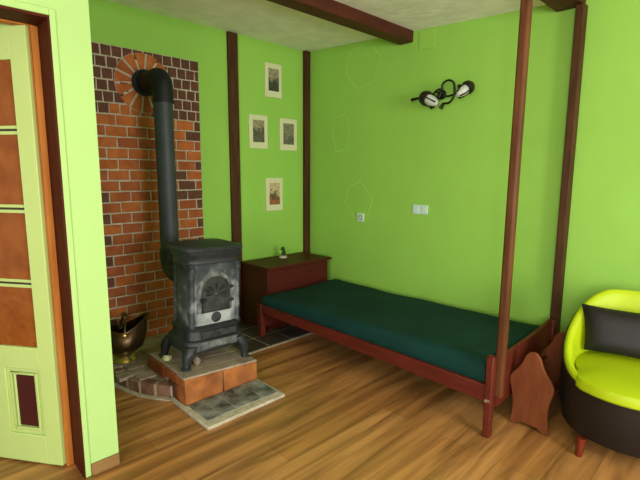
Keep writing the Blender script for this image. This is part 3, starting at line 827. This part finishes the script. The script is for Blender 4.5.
def rim(phi):
    a = abs(phi); t = min(1, max(0, (a - math.radians(20)) / (ARM - math.radians(20))))
    return 0.808 - (0.808 - 0.43) * (0.5 - 0.5 * math.cos(PI * t ** 0.9))


NP = 72
mb = MB(); rg = []
zf = 0.385
hts = []
phis = [-PI + 2 * PI * k / NP for k in range(NP)]
for fz, ins in ((0.0, 0.03), (0.02, 0.018), (0.25, 0.004), (0.6, -0.004), (1.0, 0.0)):
    rg.append([cp(p, ins + 0.035 * (1 - fz) * max(0, -math.cos(p)), 0.10 + ((rim(p) - 0.03 if abs(p) <= ARM else zf) - 0.10) * fz) for p in phis])
rg.append([cp(p, 0.025, (rim(p) - 0.035 if abs(p) <= ARM else zf)) for p in phis])
rg.append([cp(p, 0.06, 0.34) for p in phis])
mb.loft(rg)
mb.build('body', 'leather', arm)
# yellow padded inside of back and arms, rolled over the rim
mb = MB(); rg = []
NA = 60
for k in range(NA + 1):
    p = -ARM + 2 * ARM * k / NA
    h = rim(p)
    prof_ = [(0.002, h - 0.030), (0.004, h - 0.014), (0.012, h - 0.003), (0.024, h), (0.038, h - 0.008), (0.048, h - 0.03), (0.058, h - 0.08), (0.070, min(h - 0.09, 0.42)), (0.075, 0.33), (0.03, 0.33), (0.012, min(h - .06, .36))]
    rg.append([cp(p, i_, z_) for i_, z_ in prof_])
mb.loft(rg)
mb.build('inner_shell', 'lime', arm)
mb = MB(); mb.tube([cp(-ARM + 2 * ARM * k / NA, -0.001, rim(-ARM + 2 * ARM * k / NA) - 0.030) for k in range(NA + 1)], 0.005, 8); mb.build('piping', 'leather', arm)
# seat cushion
mb = MB(); rg = []
for ins, z_ in ((0.0, 0.375), (-0.010, 0.385), (-0.012, 0.41), (-0.002, 0.432), (0.03, 0.444)):
    ring_ = []
    for k in range(NP):
        p = phis[k]
        w_ = min(1, max(0, (abs(p) - ARM * 0.80) / (ARM * 0.20))); w_ = w_ * w_ * (3 - 2 * w_)
        q = cp(p, ins * w_ + (max(ins, 0) + 0.066) * (1 - w_), z_)
        ring_.append(q)
    rg.append(ring_)
base = rg[-1]; cc = Vector((AX, AY, 0.444)) + ff * 0.03
for kk, dz in ((0.85, 0.007), (0.65, 0.011), (0.4, 0.014), (0.2, 0.015), (0.05, 0.015)):
    rg.append([cc + (p - cc) * kk + Vector((0, 0, dz)) for p in base])
mb.loft(rg); mb.build('seat_cushion', 'lime', arm)
# seams of the front panel
for s_ in (1, -1):
    mb = MB(); mb.tube([cp(s_ * ARM, 0.004 + 0.042 * (1 - k / 8) * max(0, -math.cos(ARM)), 0.11 + k * 0.034) for k in range(9)], 0.003, 6)
    mb.build('seam', 'leather', arm)
for a_ in (-137, 137, -40, 40):
    b = cp(math.radians(a_), 0.030, 0.0)
    o_ = (b - Vector((AX, AY, 0))).normalized()
    MB().loft([[b + o_ * d + Vector((math.cos(t) * r, math.sin(t) * r, z_)) for t in [2 * PI * i / 16 for i in range(16)]] for r, z_, d in ((0.017, 0, 0.012), (0.019, 0.01, 0.011), (0.024, 0.102, 0.0))]).build('leg', 'legred', arm)
# cushion
CO = Vector((3.203, -0.465, 0.600))
up = Vector((-0.20, 0.26, 1)).normalized(); rgt = (rt * 1).normalized(); rgt = Vector((1, 0.2, 0.0)).normalized(); nn = rgt.cross(up).normalized()
mb = MB(); G_ = 18; vs = []; fs = []
for sgn in (1, -1):
    for i in range(G_ + 1):
        for j in range(G_ + 1):
            u = -1 + 2 * i / G_; v = -1 + 2 * j / G_
            pin = 1 - 0.06 * (1 - u * u) * abs(v) ** 3; pinu = 1 - 0.06 * (1 - v * v) * abs(u) ** 3
            th = 0.055 * ((1 - u ** 4) * (1 - v ** 4)) ** 0.6
            vs.append(CO + rgt * (u * 0.215 * pinu) + up * (v * 0.135 * pin) + nn * sgn * th)
m_ = (G_ + 1) ** 2
for s_ in range(2):
    for i in range(G_):
        for j in range(G_):
            a = s_ * m_ + i * (G_ + 1) + j; q = (a, a + G_ + 1, a + G_ + 2, a + 1); fs.append(q if s_ == 0 else q[::-1])
mb.add(vs, fs)
tag(mb.build('cushion', 'cushion', origin=CO - up * 0.13), 'black leather cushion leaning in the lime armchair', 'cushion')

# ------------------------------------------------------------------ wall lamp
lamp = thing('wall_lamp', 'black iron scrolled wall lamp with two glass spot heads above the bed', 'wall lamp', (1.76, 0, 2.13))
def LP(x, z, y=-0.1): return Vector((x, y, z))
mb = MB(); mb.lathe([(0.04, 0.0), (0.04, .008), (0.025, .016), (0.0, .018)], (1.665, -0.001, 2.15), (0, -1, 0), 24)
mb.tube([(1.665, -0.01, 2.15), (1.665, -0.1, 2.165)], 0.008, 10); mb.build('wall_plate', 'lampiron', lamp)


def smooth_path(pts, k=8):
    out = []
    P = [pts[0]] + list(pts) + [pts[-1]]
    for i in range(1, len(P) - 2):
        for s in range(k):
            t = s / k; a, b, c, d = P[i - 1], P[i], P[i + 1], P[i + 2]
            out.append(0.5 * ((2 * b) + (c - a) * t + (2 * a - 5 * b + 4 * c - d) * t * t + (3 * b - a - 3 * c + d) * t ** 3))
    out.append(P[-2]); return out


mb = MB(); r0 = 0.0085
mb.tube(smooth_path([LP(1.630, 2.135), LP(1.665, 2.165), LP(1.70, 2.178), LP(1.715, 2.160), LP(1.700, 2.115)]), r0, 10)
circ = [LP(1.783 + 0.056 * math.cos(a), 2.172 + 0.062 * math.sin(a), -0.1 - 0.012 * math.sin(a / 2)) for a in [2 * PI * k / 32 for k in range(33)]]
mb.tube(smooth_path([LP(1.728, 2.19), LP(1.722, 2.165), LP(1.745, 2.125), LP(1.79, 2.115), LP(1.85, 2.13), LP(1.885, 2.16)]), r0, 10)
mb.tube(smooth_path([LP(1.728, 2.17, -.112), LP(1.735, 2.215, -.112), LP(1.783, 2.236, -.112), LP(1.83, 2.212, -.112), LP(1.842, 2.15, -.112), LP(1.835, 2.10, -.112), LP(1.80, 2.062, -.112), LP(1.74, 2.060, -.112)]), r0, 10)
mb.lathe([(0, -.018), (.013, -.013), (.018, 0), (.013, .013), (0, .018)], LP(1.878, 2.178), (0, 0, 1), 14)
mb.build('scroll_arms', 'lampiron', lamp)
mb = MB(); mb.tube([LP(1.432, 2.122), LP(1.47, 2.128), LP(1.54, 2.133)], [0.014, 0.011, 0.008], 10); mb.build('pointer_rod', 'lampiron', lamp)
for c, d, q in ((LP(1.590, 2.118, -0.13), Vector((0.82, 0.10, -0.42)), 0.95), (LP(1.942, 2.165, -0.085), Vector((-0.42, -0.62, -0.55)), 0.84)):
    d = d.normalized()
    hd = MB().lathe([(r * q, h * q) for r, h in ((0.0, -.058), (0.030, -.052), (0.055, -.030), (0.064, 0), (0.064, .014), (0.05, .020))], c, d, 24).build('lamp_head', 'lampcap', lamp)
    u = d.orthogonal().normalized(); w = d.cross(u)
    mb = MB(); mb.lathe([(r * q, h * q) for r, h in ((0.040, .014), (0.046, .03), (0.044, .07), (0.032, .11), (0.018, .125), (0.012, .11), (0.028, .07), (0.030, .02))], c, d, 10)
    mb.build('glass_shade', 'lampglass', hd)
    for k in range(4):
        a = 2 * PI * k / 4 + 0.5; e_ = u * math.cos(a) + w * math.sin(a)
        mb = MB(); mb.tube([c + (e_ * 0.056 + d * 0.01) * q, c + (e_ * 0.054 + d * 0.07) * q, c + (e_ * 0.036 + d * 0.12) * q], [0.006, 0.004, 0.007], 8)
        mb.build('shade_claw', 'lampiron', hd)
mb = MB(); mb.tube([LP(1.742, 2.06), LP(1.715, 2.027)], [0.012, 0.018], 10); mb.build('finial', 'lampiron', lamp)
mb = MB(); mb.tube([LP(1.655, 2.06), LP(1.622, 2.038)], [0.010, 0.016], 10); mb.build('finial', 'lampiron', lamp)

# ------------------------------------------------------------------ sockets, switch plates, box cover
sw = thing('light_switch', 'double pale switch plate on the green wall above the bed', 'switch', (1.496, 0, 1.18))
for x0 in (1.417, 1.497):
    pl_ = MB().box(x0, x0 + 0.078, -0.009, 0, 1.140, 1.222).build('switch_plate', 'white', sw, bevel=0.003)
    MB().box(x0 + 0.014, x0 + 0.064, -0.013, -0.008, 1.154, 1.208).build('rocker', 'white', pl_, bevel=0.002)
so = thing('wall_socket', 'single pale wall socket low on the green wall left of the switches', 'socket', (0.8, 0, 1.058))
MB().box(0.757, 0.843, -0.011, 0, 1.018, 1.100).build('socket_plate', 'white', so, bevel=0.004)
mb = MB(); mb.lathe([(0.024, 0), (0.024, .003), (0.018, .003), (0.016, .0)], (0.80, -0.010, 1.058), (0, -1, 0), 20); mb.build('socket_face', 'socketdark', so)
tag(MB().box(1.424, 1.578, -0.006, -0.0005, 2.546, 2.700).build('junction_box_cover', 'plate', bevel=0.002, origin=(1.5, 0, 2.62)), 'square green painted box cover high on the wall beside the beam end', 'box cover')


def ghost(pts, label):
    c = sum((Vector((x, 0, z)) for x, z in pts), Vector()) / len(pts)
    mb = MB(); nP = len(pts); w = 0.014
    for i in range(nP):
        a = Vector((pts[i][0], 0, pts[i][1])); b = Vector((pts[(i + 1) % nP][0], 0, pts[(i + 1) % nP][1]))
        ai = a + (c - a).normalized() * w; bi = b + (c - b).normalized() * w
        mb.hexa([a + Vector((0, -.0003, 0)), b + Vector((0, -.0003, 0)), bi + Vector((0, -.0003, 0)), ai + Vector((0, -.0003, 0)),
                 a + Vector((0, -.0015, 0)), b + Vector((0, -.0015, 0)), bi + Vector((0, -.0015, 0)), ai + Vector((0, -.0015, 0))])
    tag(mb.build('hexagon_outline', 'mark', origin=c, smooth=False), label, 'wall mark', 'faint hexagon outlines on the green wall')


ghost([(0.62, 2.68), (0.86, 2.74), (1.01, 2.58), (0.94, 2.36), (0.72, 2.31), (0.56, 2.48)], 'faint pale hexagon outline high on the green wall under the ceiling')
ghost([(0.42, 2.07), (0.57, 2.10), (0.635, 1.95), (0.60, 1.74), (0.44, 1.71), (0.385, 1.88)], 'faint pale hexagon outline at mid height near the corner timber')
ghost([(0.62, 1.36), (0.78, 1.43), (0.95, 1.25), (0.90, 1.09), (0.72, 1.04), (0.575, 1.20)], 'faint pale hexagon outline just above the single socket')

# ------------------------------------------------------------------ framed prints
PR_ = [(-0.586, -0.373, 2.258, 2.59, print_mat('grey_hill_print', (150, 142, 112), (60, 62, 48), (78, 80, 62), 1.3, 0.02), 'grey landscape print in a cream mount, highest of the four'),
       (-0.790, -0.563, 1.741, 2.069, print_mat('grey_lane_print', (150, 140, 108), (92, 92, 70), (60, 62, 46), 4.7, 0.02), 'grey landscape print in a cream mount, left of the middle pair beside the timber strip'),
       (-0.402, -0.169, 1.735, 2.064, print_mat('misty_print', (128, 124, 96), (104, 104, 82), (76, 78, 60), 8.1, -0.02), 'misty grey print in a cream mount, right of the middle pair near the corner timber'),
       (-0.593, -0.371, 1.104, 1.446, print_mat('coloured_print', (196, 176, 128), (150, 92, 54), (58, 70, 42), 6.2, 0.0), 'small coloured landscape print with reddish path, lowest of the four')]
for ya, yb, za, zb, pm, lab in PR_:
    c = ((ya + yb) / 2, (za + zb) / 2)
    p = thing('framed_print', lab, 'picture', (0.001, c[0], c[1]), 'four prints in cream mounts')
    hw, hh = (yb - ya) / 2, (zb - za) / 2
    MB().box(0.001, 0.016, c[0] - hw, c[0] + hw, c[1] - hh, c[1] + hh).build('mount', 'mount', p, bevel=0.002)
    mb = MB(); mb.box(0.0155, 0.0172, c[0] - hw * 0.62, c[0] + hw * 0.62, c[1] - hh * 0.62, c[1] + hh * 0.70)
    mb.build('print', pm, p, smooth=False)
    p.rotation_euler = (0, 0, 0)
